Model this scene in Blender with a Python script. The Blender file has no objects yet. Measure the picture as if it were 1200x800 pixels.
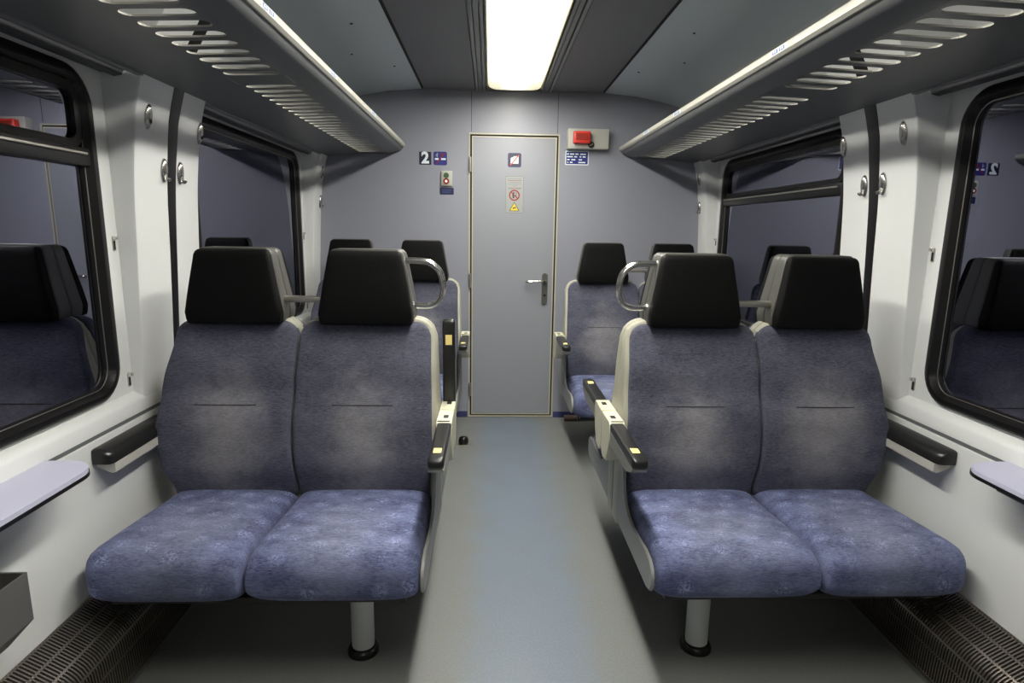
import bpy, bmesh, math, random
from mathutils import Vector, Matrix
random.seed(4)
PI = math.pi
C = bpy.context.scene.collection
SC = bpy.context.scene

# ------------------------------------------------------------------ camera
CAM_POS = Vector((-0.15, 0.0, 1.40))
YAW, PITCH, ROLL = [math.radians(a) for a in (2.17327, 10.64728, 0.88229)]
fw = Vector((math.sin(YAW)*math.cos(PITCH), math.cos(YAW)*math.cos(PITCH), -math.sin(PITCH)))
r0 = Vector((math.cos(YAW), -math.sin(YAW), 0)); u0 = r0.cross(fw)
rr = math.cos(ROLL)*r0 + math.sin(ROLL)*u0
uu = -math.sin(ROLL)*r0 + math.cos(ROLL)*u0
cd = bpy.data.cameras.new('camera'); cam = bpy.data.objects.new('camera', cd); C.objects.link(cam)
cd.sensor_width = 36; cd.lens = 21.0; cd.clip_start = .02
M4 = Matrix.Identity(4)
for i in range(3):
    M4[i][0] = rr[i]; M4[i][1] = uu[i]; M4[i][2] = -fw[i]; M4[i][3] = CAM_POS[i]
cam.matrix_world = M4
SC.camera = cam

# ------------------------------------------------------------------ world and exposure
w = bpy.data.worlds.new('night'); SC.world = w; w.use_nodes = True
w.node_tree.nodes['Background'].inputs[0].default_value = (.010, .011, .02, 1)
w.node_tree.nodes['Background'].inputs[1].default_value = 1.0
SC.view_settings.view_transform = 'Standard'; SC.view_settings.look = 'None'
SC.view_settings.gamma = 1; SC.view_settings.use_curve_mapping = False
SC.view_settings.exposure = 0.38
LAMP = 58.0          # strength of the opal light covers over the tubes
LAMP_EDGE = 1.1      # and at their edges
LAMP_COL = (1.0, .975, .90)

# ------------------------------------------------------------------ materials
def mat(name, col, rough=.5, metal=0., bump=None, var=None, coat=0., spec=.5):
    m = bpy.data.materials.new(name); m.use_nodes = True
    nt = m.node_tree; b = nt.nodes['Principled BSDF']
    b.inputs['Base Color'].default_value = (*col, 1); b.inputs['Roughness'].default_value = rough
    b.inputs['Metallic'].default_value = metal; b.inputs['Coat Weight'].default_value = coat
    b.inputs['Specular IOR Level'].default_value = spec
    tc = nt.nodes.new('ShaderNodeTexCoord')
    if var:   # (scale, amount)
        n = nt.nodes.new('ShaderNodeTexNoise'); n.inputs['Scale'].default_value = var[0]; n.inputs['Detail'].default_value = 5
        nt.links.new(tc.outputs['Object'], n.inputs['Vector'])
        mx = nt.nodes.new('ShaderNodeMixRGB'); mx.inputs[1].default_value = (*[c*(1-var[1]) for c in col], 1)
        mx.inputs[2].default_value = (*[min(1, c*(1+var[1])) for c in col], 1)
        nt.links.new(n.outputs['Fac'], mx.inputs[0]); nt.links.new(mx.outputs[0], b.inputs['Base Color'])
    if bump:  # (scale, strength)
        n = nt.nodes.new('ShaderNodeTexNoise'); n.inputs['Scale'].default_value = bump[0]; n.inputs['Detail'].default_value = 3
        nt.links.new(tc.outputs['Object'], n.inputs['Vector'])
        bp = nt.nodes.new('ShaderNodeBump'); bp.inputs['Strength'].default_value = bump[1]; bp.inputs['Distance'].default_value = .002
        nt.links.new(n.outputs['Fac'], bp.inputs['Height']); nt.links.new(bp.outputs[0], b.inputs['Normal'])
    return m

def fabric(name, wear_col, wear_at, wear_rad, wear_amt, dark, light, motif):
    m = bpy.data.materials.new(name); m.use_nodes = True
    nt = m.node_tree; N = nt.nodes; L = nt.links; b = N['Principled BSDF']
    b.inputs['Roughness'].default_value = .95; b.inputs['Specular IOR Level'].default_value = .15
    b.inputs['Sheen Weight'].default_value = .12; b.inputs['Sheen Roughness'].default_value = .45
    b.inputs['Sheen Tint'].default_value = (.75, .78, 1, 1)
    tc = N.new('ShaderNodeTexCoord'); geo = N.new('ShaderNodeNewGeometry'); oi = N.new('ShaderNodeObjectInfo')
    def mapping(src, scale, rot=(0, 0, 0)):
        mp = N.new('ShaderNodeMapping'); mp.inputs['Scale'].default_value = scale; mp.inputs['Rotation'].default_value = rot
        L.new(src, mp.inputs['Vector']); return mp.outputs[0]
    def noise(vec, sc, det=4, rough=.6):
        n = N.new('ShaderNodeTexNoise'); n.inputs['Scale'].default_value = sc; n.inputs['Detail'].default_value = det
        n.inputs['Roughness'].default_value = rough; L.new(vec, n.inputs['Vector']); return n.outputs['Fac']
    def ramp(fac, a, bb):
        r = N.new('ShaderNodeMapRange'); r.inputs[1].default_value = a; r.inputs[2].default_value = bb; L.new(fac, r.inputs[0]); return r.outputs[0]
    def mix(f, c1, c2, mode='MIX'):
        x = N.new('ShaderNodeMixRGB'); x.blend_type = mode
        for k, v in ((0, f), (1, c1), (2, c2)):
            if isinstance(v, (int, float)): x.inputs[k].default_value = v
            elif isinstance(v, tuple): x.inputs[k].default_value = (*v, 1)
            else: L.new(v, x.inputs[k])
        return x.outputs[0]
    add = N.new('ShaderNodeVectorMath'); add.operation = 'ADD'
    L.new(tc.outputs['Object'], add.inputs[0]); L.new(oi.outputs['Location'], add.inputs[1])
    O = add.outputs[0]
    streak = ramp(noise(mapping(O, (1, 2.8, 6.)), 62, 4, .7), .33, .70)      # short woven dashes
    fine = ramp(noise(mapping(O, (1, 1.5, 3)), 160, 2, .7), .3, .7)
    blot = ramp(noise(mapping(O, (4., 9, 7), (0, 0, .6)), 1.6, 4, .62), .38, .64)
    f = N.new('ShaderNodeMath'); f.operation = 'MULTIPLY_ADD'; f.inputs[1].default_value = .58; L.new(streak, f.inputs[0])
    g = N.new('ShaderNodeMath'); g.operation = 'MULTIPLY'; g.inputs[1].default_value = .40 if motif else .22; L.new(blot, g.inputs[0])
    L.new(g.outputs[0], f.inputs[2])
    h = N.new('ShaderNodeMath'); h.operation = 'MULTIPLY_ADD'; h.inputs[1].default_value = .22; L.new(fine, h.inputs[0]); L.new(f.outputs[0], h.inputs[2])
    col = mix(h.outputs[0], dark, light)
    if motif:
        v = N.new('ShaderNodeTexVoronoi'); v.feature = 'F1'; v.inputs['Scale'].default_value = 1; v.inputs['Randomness'].default_value = .25
        L.new(mapping(O, (10.5, 13, 9), (0, 0, .35)), v.inputs['Vector'])
        ring = ramp(v.outputs['Distance'], .36, .14)
        mt = N.new('ShaderNodeMath'); mt.operation = 'MULTIPLY'; L.new(ring, mt.inputs[0]); L.new(ramp(noise(O, 150, 2), .45, .62), mt.inputs[1])
        mt2 = N.new('ShaderNodeMath'); mt2.operation = 'MULTIPLY'; mt2.inputs[1].default_value = .65; L.new(mt.outputs[0], mt2.inputs[0])
        col = mix(mt2.outputs[0], col, tuple(min(1, c*1.9) for c in light))
    # worn patch where people lean
    ds = N.new('ShaderNodeVectorMath'); ds.operation = 'SUBTRACT'; L.new(tc.outputs['Generated'], ds.inputs[0]); ds.inputs[1].default_value = wear_at
    ln = N.new('ShaderNodeVectorMath'); ln.operation = 'LENGTH'; L.new(mapping(ds.outputs[0], wear_rad), ln.inputs[0])
    nz = noise(O, 7, 4)
    sm = N.new('ShaderNodeMath'); sm.operation = 'MULTIPLY_ADD'; sm.inputs[1].default_value = .9; L.new(nz, sm.inputs[0]); L.new(ln.outputs['Value'], sm.inputs[2])
    wr = N.new('ShaderNodeMapRange'); wr.interpolation_type = 'SMOOTHSTEP'
    wr.inputs[1].default_value = 1.35; wr.inputs[2].default_value = .45; wr.inputs[3].default_value = 0; wr.inputs[4].default_value = wear_amt
    L.new(sm.outputs[0], wr.inputs[0])
    wc = mix(h.outputs[0], tuple(c*.62 for c in wear_col), tuple(c*1.3 for c in wear_col))
    col = mix(wr.outputs[0], col, wc)
    L.new(col, b.inputs['Base Color'])
    bp = N.new('ShaderNodeBump'); bp.inputs['Strength'].default_value = .35; bp.inputs['Distance'].default_value = .002
    L.new(h.outputs[0], bp.inputs['Height']); L.new(bp.outputs[0], b.inputs['Normal'])
    return m

M = {}
M['back'] = fabric('moquette_back', (.29, .28, .288), (.5, .2, .36), (2.2, 0, 1.7), .78, (.020, .021, .038), (.155, .160, .208), False)
M['cush'] = fabric('moquette_cushion', (.27, .29, .36), (.5, .3, .8), (1.7, 1.5, 0), .40, (.012, .017, .060), (.180, .204, .345), True)
M['leather'] = mat('black_leatherette', (.003, .003, .003), .6, bump=(220, .5), spec=.12)
M['rim'] = mat('dark_grey_rim', (.07, .069, .062), .45)
M['cream'] = mat('cream_plastic', (.38, .37, .295), .42, var=(6, .08))
M['creamlight'] = mat('pale_cream_plastic', (.58, .56, .43), .4)
M['plate'] = mat('pale_grey_plate', (.47, .46, .42), .4)
M['panelgrey'] = mat('beige_grey_side_panel', (.26, .265, .25), .4, bump=(300, .3))
M['chrome'] = mat('brushed_steel', (.72, .70, .66), .20, 1.)
M['steel'] = mat('dull_chrome', (.45, .44, .42), .25, 1.)
M['satin'] = mat('satin_metal', (.45, .43, .38), .38, .9)
M['black'] = mat('black_plastic', (.012, .012, .012), .3)
M['rubber'] = mat('black_rubber', (.006, .0055, .0055), .33, spec=.35)
M['yellow'] = mat('yellow_sticker', (.85, .66, .25), .5)
M['white'] = mat('white_wall_plastic', (.69, .70, .69), .38, bump=(400, .12), var=(2.5, .03))
M['groove'] = mat('grey_groove', (.13, .14, .14), .5)
M['endwall'] = mat('blue_grey_laminate', (.265, .272, .315), .42, var=(1.5, .04), bump=(300, .1))
M['door'] = mat('grey_door_laminate', (.262, .272, .30), .40, var=(1.2, .04))
M['doorframe'] = mat('beige_door_edge', (.50, .47, .36), .4)
M['dark'] = mat('dark_gap', (.008, .008, .008), .8)
M['skirting'] = mat('navy_skirting', (.03, .035, .12), .5)
M['ceil'] = mat('pale_blue_grey_ceiling', (.60, .66, .69), .42, var=(2, .03))
M['ceildark'] = mat('dark_grey_ceiling_panel', (.165, .165, .175), .5, var=(3, .05))
M['valance'] = mat('charcoal_valance', (.045, .047, .05), .5)
M['ceilmetal'] = mat('grey_metal_channel', (.20, .205, .20), .4, .4)
M['rack'] = mat('grey_rack_metal', (.115, .12, .12), .40, .2)
M['lip'] = mat('pale_lip_and_lit_slot_edge', (.42, .41, .36), .5, .1)
M['post'] = mat('grey_painted_post', (.42, .44, .42), .4)
M['grille'] = mat('steel_heater_grille', (.40, .36, .31), .24, .9)
M['table'] = mat('lavender_table_laminate', (.50, .50, .63), .4)
M['bin'] = mat('grey_steel_bin', (.17, .165, .16), .4, .4)
M['red'] = mat('red_plastic', (.62, .03, .02), .35)
M['green'] = mat('green_button_plastic', (.03, .075, .03), .35)
M['redlens'] = mat('dark_red_button', (.28, .03, .02), .25)
M['navy'] = mat('navy_sign', (.006, .006, .03), .4)
M['blue'] = mat('blue_sign', (.012, .016, .17), .4)
M['signwhite'] = mat('white_sign_print', (.72, .80, .82), .45)
M['signgrey'] = mat('grey_notice_plate', (.31, .315, .31), .45)
M['signyellow'] = mat('yellow_sign_print', (.75, .55, .03), .45)
M['boxbeige'] = mat('beige_grey_box', (.42, .42, .37), .42)
M['brown'] = mat('brown_pipe', (.14, .09, .07), .5)
M['seatnumber'] = mat('blue_number_print', (.03, .07, .27), .45)

def glass_mat():
    m = bpy.data.materials.new('tinted_double_glazing'); m.use_nodes = True
    nt = m.node_tree; N = nt.nodes; L = nt.links; N.remove(N['Principled BSDF'])
    gl = N.new('ShaderNodeBsdfGlossy'); gl.inputs['Roughness'].default_value = .0; gl.inputs['Color'].default_value = (.80, .82, 1, 1)
    tr = N.new('ShaderNodeBsdfTransparent'); tr.inputs['Color'].default_value = (.25, .27, .32, 1)
    fr = N.new('ShaderNodeFresnel'); fr.inputs['IOR'].default_value = 4.2
    mx = N.new('ShaderNodeMixShader'); L.new(fr.outputs[0], mx.inputs[0]); L.new(tr.outputs[0], mx.inputs[1]); L.new(gl.outputs[0], mx.inputs[2])
    L.new(mx.outputs[0], N['Material Output'].inputs['Surface']); return m
M['glass'] = glass_mat()

def lamp_mat(half):
    m = bpy.data.materials.new('lit_opal_cover'); m.use_nodes = True
    b = m.node_tree.nodes['Principled BSDF']; b.inputs['Base Color'].default_value = (.8, .8, .72, 1); b.inputs['Roughness'].default_value = .4
    b.inputs['Emission Color'].default_value = (*LAMP_COL, 1); b.inputs['Emission Strength'].default_value = LAMP
    # two tubes behind the opal cover: brightest along the middle
    N = m.node_tree.nodes; L = m.node_tree.links
    tc = N.new('ShaderNodeTexCoord'); sp = N.new('ShaderNodeSeparateXYZ'); L.new(tc.outputs['Object'], sp.inputs[0])
    ab = N.new('ShaderNodeMath'); ab.operation = 'ABSOLUTE'; L.new(sp.outputs[0], ab.inputs[0])
    mr = N.new('ShaderNodeMapRange'); mr.interpolation_type = 'SMOOTHSTEP'
    mr.inputs[1].default_value = .01; mr.inputs[2].default_value = .10; mr.inputs[3].default_value = LAMP; mr.inputs[4].default_value = LAMP_EDGE
    L.new(ab.outputs[0], mr.inputs[0])
    ay = N.new('ShaderNodeMath'); ay.operation = 'ABSOLUTE'; L.new(sp.outputs[1], ay.inputs[0])
    me_ = N.new('ShaderNodeMapRange'); me_.interpolation_type = 'SMOOTHSTEP'
    me_.inputs[1].default_value = half-.55; me_.inputs[2].default_value = half-.05; me_.inputs[3].default_value = 1; me_.inputs[4].default_value = .02
    L.new(ay.outputs[0], me_.inputs[0])
    ml = N.new('ShaderNodeMath'); ml.operation = 'MULTIPLY'; L.new(mr.outputs[0], ml.inputs[0]); L.new(me_.outputs[0], ml.inputs[1]); ma = N.new('ShaderNodeMath'); ma.operation = 'ADD'; ma.inputs[1].default_value = .55; L.new(ml.outputs[0], ma.inputs[0]); L.new(ma.outputs[0], b.inputs['Emission Strength'])
    cr = N.new('ShaderNodeMapRange'); cr.inputs[1].default_value = .5; cr.inputs[2].default_value = 9; L.new(ma.outputs[0], cr.inputs[0])
    cm = N.new('ShaderNodeMixRGB'); cm.inputs[1].default_value = (1, .93, .62, 1); cm.inputs[2].default_value = (*LAMP_COL, 1); L.new(cr.outputs[0], cm.inputs[0]); L.new(cm.outputs[0], b.inputs['Emission Color'])
    return m

def floor_mat():
    m = bpy.data.materials.new('worn_blue_grey_lino'); m.use_nodes = True
    nt = m.node_tree; N = nt.nodes; L = nt.links; b = N['Principled BSDF']
    tc = N.new('ShaderNodeTexCoord'); sp = N.new('ShaderNodeSeparateXYZ'); L.new(tc.outputs['Object'], sp.inputs[0])
    ab = N.new('ShaderNodeMath'); ab.operation = 'ABSOLUTE'; L.new(sp.outputs[0], ab.inputs[0])
    n1 = N.new('ShaderNodeTexNoise'); n1.inputs['Scale'].default_value = 5; n1.inputs['Detail'].default_value = 6; L.new(tc.outputs['Object'], n1.inputs['Vector'])
    a = N.new('ShaderNodeMath'); a.operation = 'MULTIPLY_ADD'; a.inputs[1].default_value = .22; L.new(n1.outputs['Fac'], a.inputs[0]); L.new(ab.outputs[0], a.inputs[2])
    mr = N.new('ShaderNodeMapRange'); mr.interpolation_type = 'SMOOTHSTEP'; mr.inputs[1].default_value = .22; mr.inputs[2].default_value = .42; L.new(a.outputs[0], mr.inputs[0])
    mx = N.new('ShaderNodeMixRGB'); mx.inputs[1].default_value = (.150, .180, .222, 1); mx.inputs[2].default_value = (.168, .174, .168, 1); L.new(mr.outputs[0], mx.inputs[0])
    n2 = N.new('ShaderNodeTexNoise'); n2.inputs['Scale'].default_value = 130; n2.inputs['Detail'].default_value = 4; L.new(tc.outputs['Object'], n2.inputs['Vector'])
    m2 = N.new('ShaderNodeMixRGB'); m2.blend_type = 'OVERLAY'; m2.inputs[0].default_value = .22; L.new(mx.outputs[0], m2.inputs[1]); L.new(n2.outputs['Fac'], m2.inputs[2])
    L.new(m2.outputs[0], b.inputs['Base Color']); b.inputs['Roughness'].default_value = .42
    rg = N.new('ShaderNodeMapRange'); rg.inputs[3].default_value = .32; rg.inputs[4].default_value = .55; L.new(n1.outputs['Fac'], rg.inputs[0]); L.new(rg.outputs[0], b.inputs['Roughness'])
    bp = N.new('ShaderNodeBump'); bp.inputs['Strength'].default_value = .08; bp.inputs['Distance'].default_value = .001; L.new(n2.outputs['Fac'], bp.inputs['Height']); L.new(bp.outputs[0], b.inputs['Normal'])
    return m
M['floor'] = floor_mat()

# ------------------------------------------------------------------ helpers
def obj(name, bm, m, parent=None, smooth=False, origin=None, recalc=True):
    """link a bmesh as ONE mesh object; with a parent, bm is in the parent's local frame"""
    if origin is not None:
        bmesh.ops.translate(bm, verts=bm.verts, vec=-Vector(origin))
    if recalc: bmesh.ops.recalc_face_normals(bm, faces=bm.faces)
    me = bpy.data.meshes.new(name); bm.to_mesh(me); bm.free()
    o = bpy.data.objects.new(name, me); C.objects.link(o)
    me.materials.append(M[m] if isinstance(m, str) else m)
    if smooth:
        for p in me.polygons: p.use_smooth = True
        if smooth == 'auto':
            try: me.set_sharp_from_angle(angle=math.radians(38))
            except Exception: pass
    if origin is not None: o.location = origin
    if parent: o.parent = parent
    return o

def empty(name, loc, label, cat, group=None, rotz=0):
    o = bpy.data.objects.new(name, None); C.objects.link(o); o.location = loc; o.rotation_euler = (0, 0, rotz)
    o.empty_display_size = .1; tag(o, label, cat, group); return o
def tag(o, label, cat, group=None):
    o['label'] = label; o['category'] = cat
    if group: o['group'] = group
    return o
def struct(o): o['kind'] = 'structure'; return o

def box(bm, x0, x1, y0, y1, z0, z1, bev=0, seg=2):
    r = bmesh.ops.create_cube(bm, size=1)
    vs = r['verts']
    for v in vs:
        v.co = Vector(((x0+x1)/2 + v.co.x*abs(x1-x0), (y0+y1)/2 + v.co.y*abs(y1-y0), (z0+z1)/2 + v.co.z*abs(z1-z0)))
    if bev:
        es = list({e for v in vs for e in v.link_edges})
        bmesh.ops.bevel(bm, geom=es, offset=bev, segments=seg, profile=.5, affect='EDGES')
    return bm
def B(*a, **k): return box(bmesh.new(), *a, **k)

def loft(bm, secs, cap=True, close=True):
    rings = [[bm.verts.new(p) for p in s] for s in secs]
    n = len(rings[0])
    for a, b in zip(rings, rings[1:]):
        for i in range(n if close else n-1):
            j = (i+1) % n
            bm.faces.new((a[i], a[j], b[j], b[i]))
    if cap and close:
        bm.faces.new(rings[0][::-1]); bm.faces.new(rings[-1])
    return bm

def sring(hw, hh, ex=5, n=44):
    out = []
    for k in range(n):
        t = 2*PI*(k+.5)/n; c, s = math.cos(t), math.sin(t)
        out.append((hw*math.copysign(abs(c)**(2/ex), c), hh*math.copysign(abs(s)**(2/ex), s)))
    return out
def rring(x0, x1, y0, y1, r, n=6):
    out = []
    for cx, cy, a0 in ((x1-r, y1-r, 0), (x0+r, y1-r, 90), (x0+r, y0+r, 180), (x1-r, y0+r, 270)):
        for k in range(n+1):
            a = math.radians(a0+90*k/n); out.append((cx+r*math.cos(a), cy+r*math.sin(a)))
    return out

def prism(bm, pts, lo, hi, axis='x'):
    """extrude a closed 2D outline along an axis"""
    f = {'x': lambda p, t: (t, p[0], p[1]), 'y': lambda p, t: (p[0], t, p[1]), 'z': lambda p, t: (p[0], p[1], t)}[axis]
    return loft(bm, [[f(p, lo) for p in pts], [f(p, hi) for p in pts]])
def P_(pts, lo, hi, axis='x'): return prism(bmesh.new(), pts, lo, hi, axis)

def tube(bm, pts, r, n=12, flat=None):
    pts = [Vector(p) for p in pts]; secs = []
    prev = None
    for i, p in enumerate(pts):
        t = (pts[min(i+1, len(pts)-1)] - pts[max(i-1, 0)]).normalized()
        if prev is None:
            a = t.cross(Vector((0, 0, 1)));
            if a.length < .1: a = t.cross(Vector((0, 1, 0)))
            a.normalize()
        else:
            a = (prev - t*prev.dot(t)).normalized()
        prev = a; b = t.cross(a)
        rx, ry = (r, r) if flat is None else flat
        secs.append([p + a*rx*math.cos(2*PI*k/n) + b*ry*math.sin(2*PI*k/n) for k in range(n)])
    return loft(bm, secs)
def T(pts, r, n=12, flat=None): return tube(bmesh.new(), pts, r, n, flat)

def smoothpath(pts, k=8):
    P = [Vector(p) for p in pts]; out = []
    for i in range(len(P)-1):
        p0 = P[max(i-1, 0)]; p1 = P[i]; p2 = P[i+1]; p3 = P[min(i+2, len(P)-1)]
        for j in range(k):
            t = j/k
            out.append(.5*((2*p1)+(-p0+p2)*t+(2*p0-5*p1+4*p2-p3)*t*t+(-p0+3*p1-3*p2+p3)*t**3))
    out.append(P[-1]); return out

def cyl(bm, c, r, h, axis='z', n=24, r2=None):
    r2 = r if r2 is None else r2
    f = {'z': lambda a, b, t: (c[0]+a, c[1]+b, c[2]+t), 'y': lambda a, b, t: (c[0]+a, c[1]+t, c[2]+b), 'x': lambda a, b, t: (c[0]+t, c[1]+a, c[2]+b)}[axis]
    ring = lambda q, t: [f(q*math.cos(2*PI*k/n), q*math.sin(2*PI*k/n), t) for k in range(n)]
    return loft(bm, [ring(r, 0), ring(r2, h)])
def CY(*a, **k): return cyl(bmesh.new(), *a, **k)

def lerp(x, xs, ys):
    if x <= xs[0]: return ys[0]
    for a, b, ya, yb in zip(xs, xs[1:], ys, ys[1:]):
        if x <= b: return ya + (yb-ya)*(x-a)/(b-a)
    return ys[-1]
def scurve(x, xs, ys):
    if x <= xs[0]: return ys[0]
    for a, b, ya, yb in zip(xs, xs[1:], ys, ys[1:]):
        if x <= b:
            t = (x-a)/(b-a); t = t*t*(3-2*t); return ya + (yb-ya)*t
    return ys[-1]

def frame_ring(bm, outer, inner, place):
    """flat ring between two outlines of the same number of points; place maps 2D to 3D"""
    a = [bm.verts.new(place(p)) for p in outer]; b = [bm.verts.new(place(p)) for p in inner]
    n = len(a)
    for i in range(n):
        j = (i+1) % n; bm.faces.new((a[i], a[j], b[j], b[i]))

def rect_match(inner, x0, x1, y0, y1):
    """push the points of an inner outline out to a rectangle, keeping its corners"""
    cx, cy = (x0+x1)/2, (y0+y1)/2; hx, hy = (x1-x0)/2, (y1-y0)/2
    ix0, ix1 = min(p[0] for p in inner), max(p[0] for p in inner); iy0, iy1 = min(p[1] for p in inner), max(p[1] for p in inner)
    ihx, ihy = (ix1-ix0)/2, (iy1-iy0)/2; icx, icy = (ix0+ix1)/2, (iy0+iy1)/2
    out = []
    for p in inner:
        u, v = (p[0]-icx)/ihx, (p[1]-icy)/ihy; s = max(abs(u), abs(v)); out.append([cx+u/s*hx, cy+v/s*hy])
    for X, Y in ((x0, y0), (x0, y1), (x1, y0), (x1, y1)):
        k = min(range(len(out)), key=lambda i: (out[i][0]-X)**2+(out[i][1]-Y)**2); out[k] = [X, Y]
    return out

def text(s, size, m, parent, loc, bold=0., ext=.0006, flip=False):
    c = bpy.data.curves.new('digit', 'FONT'); c.body = s; c.size = size; c.align_x = 'CENTER'; c.align_y = 'CENTER'; c.offset = bold; c.extrude = ext
    t = bpy.data.objects.new('tmp', c); C.objects.link(t)
    dg = bpy.context.evaluated_depsgraph_get(); me = bpy.data.meshes.new_from_object(t.evaluated_get(dg))
    bpy.data.objects.remove(t)
    me.transform(Matrix.Rotation(PI/2, 4, 'X')); me.materials.clear(); me.materials.append(M[m])
    o = bpy.data.objects.new('lettering', me); C.objects.link(o); o.location = loc; o.parent = parent
    return o

# ------------------------------------------------------------------ the shell of the coach
Y0, Y1 = -2.4, 4.35
XL, XP = 1.38, 1.42           # lower lining, window plane
def wx(z):                    # leaning inner face of the pillar covers
    return lerp(z, [.745, 1.05, 1.30, 1.50, 1.60, 1.76, 1.87, 2.0, 2.12], [1.388, 1.370, 1.357, 1.347, 1.338, 1.318, 1.290, 1.240, 1.17])

bm = B(-1.46, 1.46, Y0, Y1+.06, -.05, 0)
struct(obj('floor', bm, 'floor'))

cp = [(1.44, 1.99), (1.42, 2.06), (1.36, 2.14), (1.27, 2.20), (1.15, 2.25), (1.02, 2.285), (.85, 2.315), (.62, 2.335)]
def slab(profile, th):
    top = [(x, z+th) for x, z in profile][::-1]
    return list(profile)+top
bm = bmesh.new()
for s in (-1, 1):
    prism(bm, slab([(s*x, z) for x, z in cp[4:]], .03), Y0, Y1, 'y')
box(bm, -.64, .64, Y0, Y1, 2.352, 2.39)
ceiling = struct(obj('ceiling', bm, 'ceil', smooth='auto'))
for s in (-1, 1):
    bm = P_(slab([(s*x, z) for x, z in cp[:5]], .03), Y0, Y1, 'y'); obj('cove', bm, 'white', ceiling, smooth='auto')
for s in (-1, 1):
    bm = B(s*.262, s*.612, -.2, 4.31, 2.330, 2.352, bev=.003); obj('ceiling_panel', bm, 'ceildark', ceiling)
    bm = B(s*.262, s*.612, -2.3, -.21, 2.330, 2.352, bev=.003); obj('ceiling_panel', bm, 'ceildark', ceiling)
    bm = B(s*.612, s*.627, Y0, 4.34, 2.330, 2.352); obj('ceiling_joint', bm, 'dark', ceiling)
    for a, b, z in ((.190, .208, 2.322), (.212, .236, 2.328), (.240, .258, 2.322)):
        obj('light_channel', B(s*a, s*b, Y0, 4.345, z, 2.352, bev=.003), 'ceilmetal', ceiling)
    for x, y in ((.80, 3.0), (.72, 3.75), (.80, 2.2), (.90, 3.45)):
        obj('ceiling_screw', CY((s*x, y, lerp(x, [.62, .85, 1.02], [2.335, 2.315, 2.285])-.003), .006, .006, n=10), 'dark', ceiling)
bm = B(-.62, .62, 4.31, 4.345, 2.325, 2.352, bev=.003); obj('end_strip', bm, 'ceilmetal', ceiling)

# side walls: lower lining, groove, ledge, window panels, upper lining
BAYS = [(-1.98, -.02), (.47, 2.11), (2.56, 4.19)]
PILLARS = [(-.02, .47, .22), (2.11, 2.56, 2.345), (4.19, 4.35, None)]
WIN = [(-1.90, -.10), (.58, 2.035), (2.65, 4.105)]
WZ0, WZ1, WR = .822, 1.865, .115
for s, side in ((-1, 'left'), (1, 'right')):
    bm = bmesh.new()
    prof = [(XL, 0), (XL, .728), (XL+.012, .732), (XL+.012, .742), (XL+.002, .745), (XL+.004, .785), (XL+.010, .797), (XP, .812)]
    outer = [(XP+.06, .812), (XP+.06, 0)]
    prism(bm, [(s*x, z) for x, z in prof+outer], Y0, Y1, 'y')
    for (a, b), (wa, wb) in zip(BAYS, WIN):
        inner = rring(wa+.02, wb-.02, WZ0+.02, WZ1-.02, WR-.02, 8)
        out = rect_match(inner, a-.03, b+.03, .80, 2.02)
        f = bmesh.new()
        frame_ring(f, out, inner, lambda p: (s*XP, p[0], p[1]))
        g = bmesh.ops.extrude_face_region(f, geom=f.faces[:])
        bmesh.ops.translate(f, verts=[v for v in g['geom'] if isinstance(v, bmesh.types.BMVert)], vec=(s*.05, 0, 0))
        me = bpy.data.meshes.new('t'); f.to_mesh(me); f.free(); bm.from_mesh(me); bpy.data.meshes.remove(me)
    box(bm, s*XP, s*(XP+.05), Y0, -2.0, .80, 2.02)
    wall = struct(obj('wall_'+side, bm, 'white', smooth='auto'))
    # grey inlay in the groove
    obj('groove_inlay', B(s*(XL+.004), s*(XL+.013), Y0, 4.34, .7315, .7425), 'groove', wall)
    # pillar covers, leaning inwards towards the top
    for a, b, gk in PILLARS:
        bm = bmesh.new(); zs = [.745+.06*k for k in range(23)]; zs = [z for z in zs if z < 2.12]+[2.12]
        ch = .012
        secs = []
        for z in zs:
            x = wx(z); xi = max(1.425, x+.03)
            pts = [(xi, a), (x+ch, a), (x+ch*.3, a+ch*.3), (x, a+ch), (x, b-ch), (x+ch*.3, b-ch*.3), (x+ch, b), (xi, b)]
            if b > 4.3: pts = [(xi, a), (x+ch, a), (x+ch*.3, a+ch*.3), (x, a+ch), (x, b), (xi, b)]
            secs.append([(s*px, py, z) for px, py in pts])
        loft(bm, secs)
        pil = struct(obj('trim_1', bm, 'white', smooth='auto'))
        if gk:
            bm = bmesh.new(); secs = []
            for z in zs:
                x = wx(z); q = lerp(z, [.8, 1.3, 1.9], [.020, .024, .036]); secs.append([(s*(x+.01), gk-q, z), (s*(x-.0015), gk-q, z), (s*(x-.003), gk-q*.5, z), (s*(x-.003), gk+q*.5, z), (s*(x-.0015), gk+q, z), (s*(x+.01), gk+q, z)])
            loft(bm, secs)
            obj('rubber_seal', bm, 'rubber', pil, smooth='auto')
    # dark valance over each window bay, tucked under the rack
    for (a, b) in BAYS:
        pts = [(1.327, 1.93), (1.327, 1.895), (1.345, 1.885), (1.35, 1.873), (1.375, 1.868), (1.38, 1.88), (1.418, 1.88), (1.418, 1.93)]
        bm = P_([(s*x, z) for x, z in pts], a+.002, b-.002, 'y')
        struct(obj('trim_2', bm, 'valance', smooth='auto'))

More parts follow.
